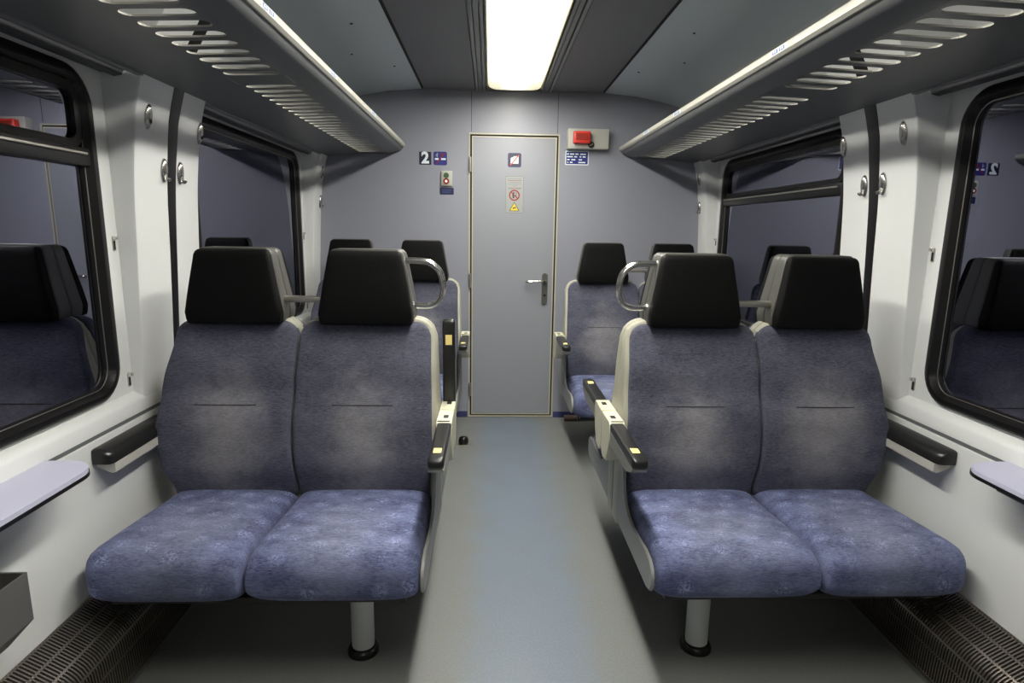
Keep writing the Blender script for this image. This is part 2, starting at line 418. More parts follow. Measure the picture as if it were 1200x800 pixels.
# windows
def window(n, s, wa, wb, bar, hopper_label=None):
    bm = bmesh.new()
    # stepped rubber frame: outer flange, inner reveal, chrome seal
    steps = [(0, .0, .0), (0, 0, -.010), (.010, 0, -.016), (.030, 0, -.016), (.038, 0, -.004), (.042, 0, .004), (.048, 0, .004), (.054, 0, .016), (.054, 0, .030)]
    secs = []
    for ins, _, dx in steps:
        r = max(.02, WR-ins)
        secs.append([(s*(XP+dx), p[0], p[1]) for p in rring(wa+ins, wb-ins, WZ0+ins*.85, WZ1-ins, r, 8)])
    loft(bm, secs, cap=False)
    fr = obj('window_frame', bm, 'rubber', smooth='auto', recalc=True)
    root = bpy.data.objects.new('window_%d' % n, None); C.objects.link(root); root.location = (0, 0, 0); struct(root); fr.parent = root
    ins = .050
    r = WR-ins
    o = rring(wa+ins, wb-ins, WZ0+ins*.85, WZ1-ins, r, 8)
    bm = P_(o, s*(XP+.014), s*(XP+.022), 'x')
    obj('pane', bm, 'glass', root)
    # thin bright seal line round the pane
    bm = bmesh.new()
    a_ = rring(wa+.044, wb-.044, WZ0+.038, WZ1-.044, WR-.044, 8); b_ = rring(wa+.048, wb-.048, WZ0+.041, WZ1-.048, WR-.048, 8)
    loft(bm, [[(s*(XP+.003), p[0], p[1]) for p in a_], [(s*(XP+.003), p[0], p[1]) for p in b_], [(s*(XP+.012), p[0], p[1]) for p in b_]], cap=False)
    obj('seal_line', bm, 'satin', root, smooth='auto')
    if bar:
        bm = B(s*(XP-.012), s*(XP+.013), wa+.036, wb-.036, 1.572, 1.628, bev=.006)
        cb = obj('cross_bar', bm, 'rubber', root, smooth='auto')
        obj('bar_lip', B(s*(XP-.020), s*(XP-.010), wa+.06, wb-.06, 1.606, 1.614, bev=.002), 'satin', cb)
        # upper tilting light has a frame of its own
        bm = bmesh.new()
        o_ = rring(wa+.045, wb-.045, 1.626, WZ1-.045, .05, 8); i_ = rring(wa+.072, wb-.072, 1.650, WZ1-.072, .035, 8)
        loft(bm, [[(s*(XP+.013), p[0], p[1]) for p in o_], [(s*(XP+.0), p[0], p[1]) for p in o_], [(s*(XP+.0), p[0], p[1]) for p in i_], [(s*(XP+.013), p[0], p[1]) for p in i_]], cap=False)
        obj('hopper_frame', bm, 'rubber', root, smooth='auto')
    return root
n = 1
for s in (-1, 1):
    for k in (1, 2, 0):
        window(n, s, WIN[k][0], WIN[k][1], (s == -1 and k == 1) or (s == 1 and k == 2)); n += 1

# end wall with the door
pts = [(-1.44, 0), (-1.44, 2.0)] + [(-x, z) for x, z in cp] + [(x, z) for x, z in cp[::-1]] + [(1.44, 0)]
for y0, y1, nm in ((4.35, 4.41, 'wall_end'), (Y0-.05, Y0, 'wall_rear')):
    bm = P_([(x, z+.012 if z > 1.9 else z) for x, z in pts], y0, y1, 'y')
    ew = struct(obj(nm, bm, 'endwall'))
    if nm == 'wall_end':
        for x in (-.289, .311):
            obj('panel_joint', B(x-.0015, x+.0015, 4.3488, 4.3505, 2.06, 2.335), 'dark', ew)
struct(obj('baseboard_left', B(-1.36, -.315, 4.338, 4.35, 0, .045, bev=.003), 'skirting'))
struct(obj('baseboard_right', B(.335, 1.36, 4.338, 4.35, 0, .045, bev=.003), 'skirting'))

DX0, DX1, DZ1 = -.306, .328, 2.052
door = bpy.data.objects.new('door_1', None); C.objects.link(door); door.location = (0, 4.35, 0); struct(door)
def dring(bm, a, b, y0, y1):  # frame profile ring around the door between insets a and b
    x0, x1, z1, z0 = DX0+a, DX1-a, DZ1-a, .004+a
    X0, X1, Z1, Z0 = DX0+b, DX1-b, DZ1-b, .004+b
    for bx in ((x0, X0, z0, z1), (X1, x1, z0, z1), (X0, X1, Z1, z1), (X0, X1, z0, Z0)):
        box(bm, bx[0], bx[1], y0, y1, bx[2], bx[3])
bm = bmesh.new(); dring(bm, 0, .009, -.010, 0); obj('door_frame', bm, 'doorframe', door)
bm = bmesh.new(); dring(bm, .009, .0215, -.001, 0); obj('door_gap', bm, 'dark', door)
leaf = obj('door_leaf', B(DX0+.028, DX1-.028, -.014, 0, .034, DZ1-.028, bev=.002), 'door', door)
bm = bmesh.new(); dring(bm, .0215, .028, -.0145, 0); obj('leaf_edge', bm, 'doorframe', door)
for z in (1.84, 1.03, .22):
    bm = CY((DX0+.010, -.024, z-.05), .008, .10, 'z', n=12); obj('hinge', bm, 'satin', door, smooth='auto')
hx = .245
hp = obj('handle_plate', P_(rring(hx-.021, hx+.021, .865, 1.09, .02, 6), -.028, -.013, 'y'), 'rim', door, smooth='auto')
bm = tube(bmesh.new(), smoothpath([(hx, -.026, 1.035), (hx, -.055, 1.035), (hx-.02, -.068, 1.035), (hx-.07, -.068, 1.033), (hx-.125, -.066, 1.030), (hx-.138, -.055, 1.028)], 5), .010, 12)
obj('door_handle', bm, 'chrome', hp, smooth='auto')
obj('keyhole', CY((hx, -.030, .93), .009, .004, 'y', n=16), 'dark', hp)

# ------------------------------------------------------------------ ceiling lights
def ceiling_light(ya, yb, label):
    t = empty('ceiling_light', (0, (ya+yb)/2, 2.352), label, 'light', 'ceiling lights down the middle of the coach')
    yc = (ya+yb)/2; h = (yb-ya)/2
    bm = B(-.186, .186, -h-.01, h+.01, -.026, 0, bev=.004); obj('light_housing', bm, 'ceilmetal', t)
    # opal cover: shallow tray with rounded end
    bm = bmesh.new(); secs = []
    for ins, z in ((0, -.024), (0, -.028), (.006, -.042), (.018, -.049), (.04, -.053), (.08, -.054)):
        secs.append([(p[0], p[1], z) for p in rring(-.174+ins, .174-ins, -h+ins, h-ins, max(.012, .07-ins*.6), 7)])
    loft(bm, secs)
    obj('light_cover', bm, lamp_mat(h), t, smooth='auto')
    for s in (-1, 1): obj('cover_rim', B(s*.175, s*.182, -h, h, -.036, -.024, bev=.002), 'doorframe', t)
    return t
ceiling_light(.25, 4.20, 'long glowing opal ceiling light running up to the end wall above the door')
ceiling_light(-2.3, -.95, 'long glowing opal ceiling light overhead behind the viewer')

# ------------------------------------------------------------------ luggage racks
def stadium(cx, cy, hw, hh, n=6):
    return rring(cx-hw, cx+hw, cy-hh, cy+hh, min(hw, hh)*.98, n)
def rack(s, label):
    side = 'left' if s < 0 else 'right'
    t = empty('luggage_rack', (s*1.30, 1.5, 1.875), label, 'luggage rack', 'overhead luggage racks')
    def L(x, y, z): return (s*x - s*1.30, y-1.5, z-1.875)
    ya, yb = -2.35, 4.345
    # pan with slots: X .855..1.065 perforated, rest plain
    zpan = lambda x: lerp(x, [.79, .86, 1.065, 1.30], [1.925, 1.905, 1.898, 1.878])
    bm = bmesh.new()
    slots = []
    y = 2.17
    while y > -2.2: slots.append((y, .0255)); y -= .082
    slots.append(None)
    y = 2.36; pitch = .0775
    far = []
    while y < 4.27: far.append((y, .0225)); y += pitch
    cells = sorted([q for q in slots if q]+far)
    def quad(x0, x1, y0, y1):
        f = bm.faces.new([bm.verts.new(L(x, yy, zpan(x))) for x, yy in ((x0, y0), (x1, y0), (x1, y1), (x0, y1))])
    edges = []
    prev = ya
    for i, (yy, hh) in enumerate(cells):
        p = .041 if yy < 2.2 else pitch/2
        lo, hi = yy-p, yy+p
        if lo > prev+.002: quad(.855, 1.065, prev, lo)
        elif lo < prev: lo = prev
        inner = stadium((.868+1.05)/2, yy, (1.05-.868)/2, hh, 4)
        out = rect_match(inner, .855, 1.065, lo, hi)
        frame_ring(bm, out, inner, lambda p_: L(p_[0], p_[1], zpan(p_[0])))
        prev = hi
    quad(.855, 1.065, prev, yb)
    quad(1.065, 1.30, ya, yb)
    bmesh.ops.remove_doubles(bm, verts=bm.verts, dist=.0004)
    o = obj('slotted_pan', bm, 'rack', t)
    sol = o.modifiers.new('thickness', 'SOLIDIFY'); o.data.materials.append(M['lip']); sol.thickness = .005; sol.material_offset_rim = 1; sol.offset = 1 if True else -1  # slot edges get the paler lip colour to imitate lamplight catching them
    # make the thickness go upwards
    up = sum((p.normal.z for p in o.data.polygons))
    sol.offset = 1 if up > 0 else -1
    # folded front fascia and bright lip
    bm = P_([L(x, 0, z)[::2] for x, z in ((.855, 1.905), (.855, 1.911), (.79, 1.931), (.770, 1.965), (.762, 1.965), (.768, 1.936), (.784, 1.922))], ya-1.5, yb-1.5, 'y')
    obj('front_fascia', bm, 'rack', t, smooth='auto')
    bm = P_([L(x, 0, z)[::2] for x, z in ((.774, 1.948), (.757, 1.946), (.748, 1.954), (.747, 1.968), (.753, 1.979), (.764, 1.982), (.774, 1.976), (.777, 1.962))], ya-1.5, yb-1.5, 'y')
    lip = obj('front_lip', bm, 'lip', t, smooth='auto')
    # fascia under the pan edge at the wall
    bm = P_([L(x, 0, z)[::2] for x, z in ((1.288, 1.874), (1.302, 1.872), (1.308, 1.885), (1.302, 1.892), (1.288, 1.887))], ya-1.5, yb-1.5, 'y')
    obj('wall_rail', bm, 'ceildark', t, smooth='auto')
    # brackets across the pan
    for yy in (-1.9, .3, 2.265, 4.32):
        bm = P_([L(x, 0, z)[::2] for x, z in ((.79, 1.938), (1.30, 1.888), (1.30, 1.94), (1.2, 1.925), (.80, 1.955))], yy-.006-1.5, yy+.006-1.5, 'y')
        obj('bracket', bm, 'rack', t)
    # seat number stickers on the lip
    for yy, big in (((1.75, 1), (2.42, 1), (3.2, 0)) if s < 0 else ((1.98, 1), (3.02, 1), (3.6, 0))):
        st = obj('seat_number_sticker', B(*[v for ab in zip(L(.7466, yy-.055, 1.956), L(.7472, yy+.055, 1.972)) for v in ab]), 'signwhite', t)
        for dy in (-.024, .022):
            obj('number_field', B(*[v for ab in zip(L(.7461, yy+dy-.017, 1.958), L(.7467, yy+dy+.017, 1.970)) for v in ab]), 'seatnumber', st)
            for k in (-.006, .006):
                obj('number_print', B(*[v for ab in zip(L(.7457, yy+dy+k-.0022, 1.960), L(.7462, yy+dy+k+.0022, 1.968)) for v in ab]), 'signwhite', st)
    return t
rack(-1, 'grey slotted luggage rack high on the left wall')
rack(1, 'grey slotted luggage rack high on the right wall')

# ------------------------------------------------------------------ seats
YC = 2.19
ZB = [.42, .46, .52, .65, .80, .95, 1.065]
def xl_out(z): return scurve(z, [.44, .56, .66, .80, 1.03], [1.292, 1.325, 1.340, 1.315, 1.268])
def x_mid(z):  return scurve(z, [.44, .64, .85, 1.03], [.845, .856, .846, .832])
def x_in(z):   return scurve(z, [.44, .62, 1.03], [.362, .352, .358])
def yfront(z): return scurve(z, [.42, .56, .70, .86, 1.06], [2.075, 2.045, 2.052, 2.085, 2.125])

def make_bench(s, label, group):
    """built as the right hand near bench (outward = +x, facing -y), mirrored for s = -1"""
    root = empty('double_seat', (s*.85, YC, 0), label, 'seat', group)
    def L(p): return Vector((s*(p[0]-.85), p[1]-YC, p[2]))
    def mp(bm):
        for v in bm.verts: v.co = L(v.co)
        return bm
    for k, (fl, fr, name) in enumerate(((x_in, x_mid, 'aisle'), (x_mid, xl_out, 'window'))):
        g = .0035
        # back cushion
        bm = bmesh.new(); secs = []; R = .062; top = 1.068
        zs = [.425+(top-.425)*i/26 for i in range(27)] + [top-.03, top-.018, top-.010, top-.004, top-.001]
        zs = sorted(set(zs))
        for z in zs:
            a, b = fl(z)+g, fr(z)-g
            q = max(0, z-(top-R)); dx = R-math.sqrt(max(0, R*R-q*q)) if q > 0 else 0
            qq = max(0, z-(top-.03)); dy = .03-math.sqrt(max(0, .03**2-qq*qq)) if qq > 0 else 0
            a += dx; b -= dx
            yf = yfront(z)+dy; yb = yfront(z)+.055
            hw, hh = (b-a)/2, (yb-yf)/2
            secs.append([((a+b)/2+x, (yf+yb)/2+y, z) for x, y in sring(hw, hh, 6.5, 52)])
        loft(bm, secs); obj('back_cushion', mp(bm), 'back', root, smooth=True)
        # stitched tuck across the back cushion
        cxz = (fl(.775)+fr(.775))/2 - (.0 if k == 0 else 0.0)
        bm = bmesh.new(); tube(bm, [(cxz-.108+.216*i/12, yfront(.775)-.0012+.0016*abs(i/6-1)**2, .775) for i in range(13)], .0016, 8)
        obj('tuck_seam', mp(bm), 'dark', root, smooth=True)
        # plastic shell behind
        bm = bmesh.new(); secs = []; R = .075; top = 1.076
        for z in sorted(set([.30+(top-.30)*i/22 for i in range(23)]+[top-.035, top-.02, top-.010, top-.004, top-.001])):
            a, b = fl(z)-.010 if k == 0 else fl(z)+.002, fr(z)-.016 if k == 1 else fr(z)-.002
            if k == 0: a = lerp(z, [.3, .6, 1.0], [.338, .338, .346])
            q = max(0, z-(top-R)); dx = R-math.sqrt(max(0, R*R-q*q)) if q > 0 else 0
            a += dx; b -= dx*(1.35 if k else 1)
            yf = yfront(z)+.022; yb = YC-.0015
            secs.append([(x, y, z) for x, y in rring(a, b, yf, yb, .010, 4)])
        loft(bm, secs); obj('seat_shell', mp(bm), 'cream', root, smooth='auto')
        # seat cushion
        bm = bmesh.new(); secs = []
        xo = (lambda y: lerp(y, [1.6, 1.66, 1.85, 2.1], [1.343, 1.343, 1.325, 1.296])) if k else (lambda y: lerp(y, [1.6, 1.75, 1.9, 2.1], [.868, .868, .858, .846]))
        xi = (lambda y: lerp(y, [1.6, 1.75, 1.9, 2.1], [.868, .868, .858, .846])) if k else (lambda y: lerp(y, [1.6, 1.8, 2.1], [.350, .352, .360]))
        ycs = [1.603, 1.605, 1.609, 1.615, 1.623, 1.634, 1.648, 1.668, 1.695, 1.73, 1.77, 1.82, 1.88, 1.94, 2.0, 2.06, 2.11]
        for y in ycs:
            d = y-1.603; Rf = .085
            e = Rf-math.sqrt(max(0, Rf*Rf-(Rf-min(d, Rf))**2)) if d < Rf else 0
            zt = lerp(y, [1.60, 1.70, 1.85, 2.0, 2.11], [.458, .462, .459, .455, .453]) - e*.85
            zb = .283 + e*.75
            a, b = xi(y)+.003, xo(y)-.003
            ee = e*.45
            a += ee*(.35 if k else .25); b -= ee*(1.6 if k else .25)
            hw, hh = (b-a)/2, (zt-zb)/2
            secs.append([((a+b)/2+x, y, (zt+zb)/2+z) for x, z in sring(hw, hh, 5.0, 60)])
        loft(bm, secs); obj('seat_cushion', mp(bm), 'cush', root, smooth=True)
        # headrest
        cx = .588 if k == 0 else 1.045
        bm = bmesh.new(); secs = []; top = 1.318
        for z in (1.060, 1.064, 1.075, 1.10, 1.16, 1.22, 1.28, 1.300, 1.310, 1.316, 1.318):
            hw = lerp(z, [1.060, 1.09, 1.318], [.158, .166, .124])
            e = 0 if z < 1.30 else (.018-math.sqrt(max(0, .018**2-(z-1.30)**2)))
            e2 = .004 if z < 1.062 else 0
            hw -= (e+e2)*.8
            yf = lerp(z, [1.06, 1.12, 1.318], [2.088, 2.082, 2.108])+e+e2; yb = 2.150
            secs.append([(cx+x, (yf+yb)/2+y, z) for x, y in sring(hw, (yb-yf)/2, 9, 44)])
        loft(bm, secs); hr = obj('headrest', mp(bm), 'leather', root, smooth=True)
        bm = bmesh.new(); secs = []
        for z in (1.066, 1.072, 1.10, 1.16, 1.22, 1.28, 1.300, 1.312, 1.3205, 1.3225):
            hw = lerp(z, [1.066, 1.09, 1.32], [.163, .170, .128])
            e = 0 if z < 1.30 else (.0225-math.sqrt(max(0, .0225**2-(z-1.30)**2)))
            hw -= e*.8
            yf = lerp(z, [1.06, 1.12, 1.318], [2.128, 2.124, 2.140]); yb = YC-.001
            secs.append([(cx+x, (yf+yb)/2+y, z) for x, y in rring(-hw, hw, -(yb-yf)/2, (yb-yf)/2, .008, 4)])
        loft(bm, secs); obj('headrest_shell', mp(bm), 'rim', hr, smooth='auto')
    # bar joining the two headrests
    bm = B(.738, .900, 2.150, 2.180, 1.131, 1.153, bev=.006); obj('headrest_bar', mp(bm), 'satin', root, smooth='auto')
    # grab handle on the aisle side
    path = smoothpath([(.462, 2.165, 1.283), (.42, 2.165, 1.284), (.372, 2.165, 1.279), (.335, 2.165, 1.252), (.322, 2.165, 1.215), (.321, 2.165, 1.175), (.335, 2.165, 1.140), (.365, 2.165, 1.124), (.40, 2.165, 1.123), (.437, 2.165, 1.124)], 6)
    gh = obj('grab_handle', mp(T(path, .0115, 14)), 'chrome', root, smooth=True)
    for q in ((.425, 2.165, 1.124), (.455, 2.165, 1.283)): obj('handle_collar', mp(CY(q, .016, .012, 'x', n=16)), 'chrome', gh, smooth='auto')
    # side panel
    out = [(1.612, .338), (1.604, .355), (1.604, .385), (1.616, .408), (1.645, .422), (1.70, .424), (1.78, .416), (1.86, .410), (1.93, .416), (1.98, .440), (2.012, .48), (2.035, .53), (2.050, .60), (2.062, .66), (YC-.0015, .66), (YC-.0015, .318), (1.66, .322), (1.625, .328)]
    bm = P_(out, .3385, .3485, 'x')
    bmesh.ops.bevel(bm, geom=[e for e in bm.edges if abs(e.verts[0].co.x-e.verts[1].co.x) < 1e-5], offset=.003, segments=2, affect='EDGES')
    obj('side_panel', mp(bm), 'panelgrey', root, smooth='auto')
    # understructure
    bm = bmesh.new(); box(bm, .40, 1.375, 1.76, 1.84, .235, .285, bev=.006); box(bm, .40, 1.30, 1.98, YC-.002, .25, .32, bev=.006); box(bm, .40, 1.28, 1.66, 2.02, .272, .292, bev=.004)
    obj('seat_frame', mp(bm), 'black', root)
    # leg
    bm = bmesh.new(); loft(bm, [[(.565+r*math.cos(2*PI*k/28), 1.80+r*math.sin(2*PI*k/28), z) for k in range(28)] for r, z in ((.037, .022), (.0375, .24))])
    lg = obj('leg', mp(bm), 'post', root, smooth='auto')
    bm = bmesh.new(); loft(bm, [[(.565+r*math.cos(2*PI*k/28), 1.80+r*math.sin(2*PI*k/28), z) for k in range(28)] for r, z in ((.052, 0), (.052, .012), (.046, .022), (.040, .026), (.036, .026))])
    obj('leg_foot', mp(bm), 'rubber', lg, smooth='auto')
    # armrest: hinge block, pad with yellow sticker (origin at the hinge so it can swing up)
    bm = bmesh.new()
    prism(bm, [(2.036, .716), (2.036, .655), (2.055, .61), (2.09, .56), (2.15, .55), (YC-.0015, .58), (YC-.0015, .722), (2.05, .724)], .283, .338, 'x')
    bmesh.ops.bevel(bm, geom=bm.edges[:], offset=.003, segments=2, affect='EDGES')
    hb = obj('hinge_block', mp(bm), 'creamlight', root, smooth='auto')
    for q in ((.298, .316, 2.085, 2.118), (.290, .334, 2.047, 2.052)): obj('hinge_slot', mp(B(*q, .7215, .7245)), 'dark', hb)
    hinge = L((.309, 2.050, .690))
    secs = []
    for y, ins in ((1.685, .008), (1.689, .003), (1.697, 0), (1.72, 0), (1.9, 0), (2.034, 0)):
        secs.append([(x, y, z) for x, z in rring(.284+ins, .334-ins, .690+ins, .722-ins, .008, 4)])
    pad = obj('armrest', mp(loft(bmesh.new(), secs)), 'black', root, smooth='auto', origin=hinge)
    bm = P_([(1.705, .690), (1.70, .684), (1.71, .672), (1.78, .650), (2.03, .645), (2.034, .690)], .2845, .3335, 'x')
    bmesh.ops.translate(bm, verts=bm.verts, vec=(0, 0, .0005))
    ua = mp(bm); bmesh.ops.translate(ua, verts=ua.verts, vec=-hinge); obj('armrest_arm', ua, 'satin', pad, smooth='auto')
    sb = mp(B(.2965, .3215, 1.745, 1.785, .7215, .7228)); bmesh.ops.translate(sb, verts=sb.verts, vec=-hinge); obj('yellow_sticker', sb, 'yellow', pad)
    return root

def copy_tree(o, parent=None):
    c = o.copy(); C.objects.link(c); c.parent = parent
    for ch in [q for q in o.children]: copy_tree(ch, c)
    return c
def dup(o, loc, rotz, label, group):
    c = copy_tree(o); c.location = loc; c.rotation_euler = (0, 0, rotz); c['label'] = label; c['group'] = group
    return c
G1, G2, G3 = 'front pair of blue double seats', 'double seats turned away behind the front pair', 'double seats by the end wall'
R = make_bench(1, 'blue double seat with black headrests at front right of the aisle', G1)
Lb = make_bench(-1, 'blue double seat with black headrests at front left of the aisle', G1)
FAR = [dup(R, (.85, YC+1.78, 0), 0, 'blue double seat against the end wall, right of the grey door', G3)]
FAR.append(dup(Lb, (-.85, YC+1.78, 0), 0, 'blue double seat against the end wall, left of the grey door', G3))
AW = dup(Lb, (.85, YC, 0), PI, 'blue double seat facing the door, back to back with the front right seat', G2)
def prune(root, names):
    for ch in list(root.children):
        if ch.name.split('.')[0] in names:
            for q in list(ch.children): bpy.data.objects.remove(q)
            bpy.data.objects.remove(ch)
lt = dup(R, (-.85, YC, 0), PI, 'blue double seat with upright armrest, back to back with the front left seat', G2)
for ch in lt.children:
    if ch.name.startswith('armrest'): ch.rotation_euler = (math.radians(-92), 0, 0)
bpy.context.view_layer.update()
for q in FAR: prune(q, ('grab_handle',))
for q in (AW, lt): prune(q, ('grab_handle', 'headrest_bar'))

G4 = 'unseen double seats added behind the viewer, facing the front pair'  # out of view, added to block stray light under the front seats
dup(Lb, (.85, -.14, 0), PI, 'unseen blue double seat added behind the viewer, facing the front right seat', G4)
dup(R, (-.85, -.14, 0), PI, 'unseen blue double seat added behind the viewer, facing the front left seat', G4)
# armrests on the side walls
for s, side in ((-1, 'left'), (1, 'right')):
    t = empty('wall_armrest', (s*1.378, 1.95, .658), 'black and metal armrest fixed on the %s wall beside the front seat' % side, 'armrest', 'wall armrests')
    bm = bmesh.new(); secs = []
    for y, q in ((-.155, .016), (-.150, .005), (-.138, 0), (.20, 0)):
        pts = [(0, .004), (0, .052-q*.3), (-.012, .054-q*.3), (-.030, .050-q*.3), (-.052+q*.5, .036-q*.2), (-.058+q, .026), (-.058+q, .004)]
        secs.append([(s*x, y, z) for x, z in pts])
    obj('armrest_pad', loft(bm, secs), 'black', t, smooth='auto')
    bm = P_([(s*x, z) for x, z in ((0, .004), (-.052, .004), (-.0585, .002), (-.0585, -.026), (-.046, -.030), (0, -.012))], -.138, .20, 'y')
    obj('armrest_plate', bm, 'plate', t, smooth='auto')

# heaters along the floor
for s, side in ((-1, 'left'), (1, 'right')):
    t = empty('floor_heater', (s*1.378, 2.2, 0), 'perforated steel heater cover along the foot of the %s wall' % side, 'heater', 'heater covers')
    path = [(-.002, .262), (-.045, .236), (-.085, .210), (-.100, .199), (-.112, .187), (-.120, .172), (-.124, .155), (-.127, .12), (-.130, .07), (-.132, .018)]
    pth = [Vector((p[0], p[1])) for p in path]
    def offs(d):
        out = []
        for i, p in enumerate(pth):
            tg = (pth[min(i+1, len(pth)-1)]-pth[max(i-1, 0)]).normalized(); nrm = Vector((tg.y, -tg.x)); out.append(p+nrm*d)
        return out
    a, b = offs(0), offs(.004)
    bm = bmesh.new(); y = .6
    while y < 4.30:
        loft(bm, [[(s*p.x, y-2.2, p.y) for p in a]+[(s*p.x, y-2.2, p.y) for p in b][::-1], [(s*p.x, y+.0045-2.2, p.y) for p in a]+[(s*p.x, y+.0045-2.2, p.y) for p in b][::-1]])
        y += .0105
    for i0 in (0, 1, 2, 5, 7, 9):     # longitudinal webs
        p = a[i0]; q = b[i0]; j = min(i0+1, len(a)-1) if i0 < 9 else i0-1
        d = (a[j]-a[i0]).normalized()*.007; 
        prism(bm, [(s*v.x, v.y) for v in (p, p+d, q+d, q)], .6-2.2, 4.30-2.2, 'y')
    obj('heater_grille', bm, 'grille', t)
    cc = [p for p in offs(-.012)]
    if cc[0].x > -.001: cc[0].x = -.001
    bm = P_([(s*min(p.x, -.0005), p.y) for p in cc]+[(s*-.0005, .006)], .6-2.2, 4.30-2.2, 'y')
    obj('heater_core', bm, 'dark', t)
    bm = B(s*-.134, s*-.116, .6-2.2, 4.30-2.2, 0, .019, bev=.002); obj('heater_base', bm, 'ceilmetal', t)

# tables and bins below the front windows
for s, side in ((-1, 'left'), (1, 'right')):
    t = empty('folding_table', (s*1.382, 1.10, .735), 'small lavender grey wall table under the %s window' % side, 'table', 'wall tables')
    def outl(ins):
        out = []
        yN, yF, w, r = -.55+ins, .515-ins, .158-ins, .085-ins
        out += [(0, yN), ]
        for a in range(0, 91, 10): out.append((-(w-r)-r*math.sin(math.radians(a)), yN+r-r*math.cos(math.radians(a))))
        for a in range(0, 91, 10): out.append((-(w-r)-r*math.cos(math.radians(a)), yF-r+r*math.sin(math.radians(a))))
        out += [(0, yF)]
        return [(s*x, y) for x, y in out]
    obj('table_top', P_(outl(.002), .002, .014, 'z'), 'table', t)
    obj('table_edge', P_(outl(0), -.008, .002, 'z'), 'rubber', t)
    for yy in (-.40, .30): obj('table_bracket', P_([(0, -.008), (s*-.146, -.008), (s*-.135, -.022), (s*-.05, -.055), (0, -.075)], yy, yy+.09, 'y'), 'black', t)
    t = empty('litter_bin', (s*1.379, 1.12, .40), 'grey metal litter bin on the %s wall under the table' % side, 'bin', 'litter bins')
    bm = bmesh.new(); sc = []
    zt = .175; w_ = .125
    for (w2, y2, z) in ((.085, .19, 0), (w_, .225, .05), (w_, .225, zt), (w_-.005, .220, zt), (w_-.005, .220, .055), (.08, .185, .006)):
        sc.append([(s*x, yy, z) for x, yy in ((0 if w2 > .11 and z != .055 else -.004, -y2), (-w2, -y2), (-w2, y2), (0 if w2 > .11 and z != .055 else -.004, y2))])
    loft(bm, sc)
    obj('bin_body', bm, 'bin', t)

# ------------------------------------------------------------------ coat hooks, latches
def hook(s, y, z, kind, label, group):
    x = wx(z); tilt = math.atan2(wx(z-.03)-wx(z+.03), .06)
    t = empty('coat_hook' if kind else 'cover_lock', (s*x, y, z), label, 'hook' if kind else 'lock', group)
    t.rotation_euler = (0, s*(-tilt), 0)
    bm = bmesh.new(); secs = []
    for q, d in ((1, 0), (1, .003), (.90, .008), (.6, .012), (.2, .0135)):
        secs.append([(-s*d, .019*q*math.cos(a*PI/14), .043*q*math.sin(a*PI/14)) for a in range(28)])
    loft(bm, secs); obj('hook_plate', bm, 'steel', t, smooth=True)
    if kind:
        bm = tube(bmesh.new(), smoothpath([(-s*.008, 0, -.012), (-s*.013, 0, -.032), (-s*.020, 0, -.032), (-s*.023, 0, -.024)], 5), .006, 10, flat=(.012, .005))
        obj('hook_arm', bm, 'steel', t, smooth=True)
    else:
        bm = CY((-s*.012, 0, -.014) if s > 0 else (.0115, 0, -.014), .0075, .003, 'x', n=16); obj('lock_hole', bm, 'dark', t)
for s, side in ((-1, 'left'), (1, 'right')):
    hook(s, 2.176, 1.757, 0, 'oval chrome lock plate high on the %s pillar, on its nearer half' % side, None)
    hook(s, 2.575-.012-.02, 1.757, 0, 'oval chrome lock plate high on the %s pillar, beyond its black seal' % side, None)
    hook(s, 2.288, 1.590, 1, 'chrome coat hook on the %s pillar, just this side of its black seal' % side, None)
    hook(s, 2.402, 1.590, 1, 'chrome coat hook on the %s pillar, just beyond its black seal' % side, None)
    hook(s, 4.295, 1.765, 0, 'small chrome lock plate on the %s corner cover beside the end wall' % side, None)
    hook(s, 4.318, 1.57, 1, 'chrome coat hook on the %s corner cover beside the end wall' % side, None)
    for y, z, wd in ((2.085, 1.335, 'upper latch, front window'), (2.090, .862, 'lower latch, front window'), (4.165, 1.335, 'upper latch, far window'), (4.168, .862, 'lower latch, far window')):
        lab = 'small metal %s latch beside the %s %s window frame' % (wd.split()[0], side, 'front' if 'front' in wd else 'far')
        t = empty('panel_latch', (s*XP, y, z), lab, 'latch')
        obj('latch_plate', P_(rring(-.007, .007, -.028, .022, .006, 4), 0, -s*.003, 'x'), 'satin', t)
        bm = B(-s*.003, -s*.016, -.007, .007, .010, .022, bev=.002); obj('latch_lever', bm, 'chrome', t)
        obj('latch_slot', B(-s*.003, -s*.0045, -.004, .004, -.024, .006), 'dark', t)

# ------------------------------------------------------------------ signs and fittings on the end wall
WY = 4.35
def sign(name, x0, x1, z0, z1, m, label, cat, y=WY, r=.006, edge=None):
    cx, cz = (x0+x1)/2, (z0+z1)/2
    t = empty(name, (cx, y, cz), label, cat)
    hx_, hz = (x1-x0)/2, (z1-z0)/2
    if edge:
        obj('sign_border', P_(rring(-hx_, hx_, -hz, hz, r+.003, 4), -.0016, 0, 'y'), edge[1], t)
        e = edge[0]; obj('sign_plate', P_(rring(-hx_+e, hx_-e, -hz+e, hz-e, r, 4), -.0028, -.0016, 'y'), m, t)
    else:
        obj('sign_plate', P_(rring(-hx_, hx_, -hz, hz, r, 4), -.0028, 0, 'y'), m, t)
    return t
def flatbar(bm, x0, z0, x1, z1, wd, y0, y1):
    d = Vector((x1-x0, z1-z0)).normalized(); n_ = Vector((-d.y, d.x))*wd/2
    prism(bm, [(x0+n_.x, z0+n_.y), (x1+n_.x, z1+n_.y), (x1-n_.x, z1-n_.y), (x0-n_.x, z0-n_.y)], y0, y1, 'y')

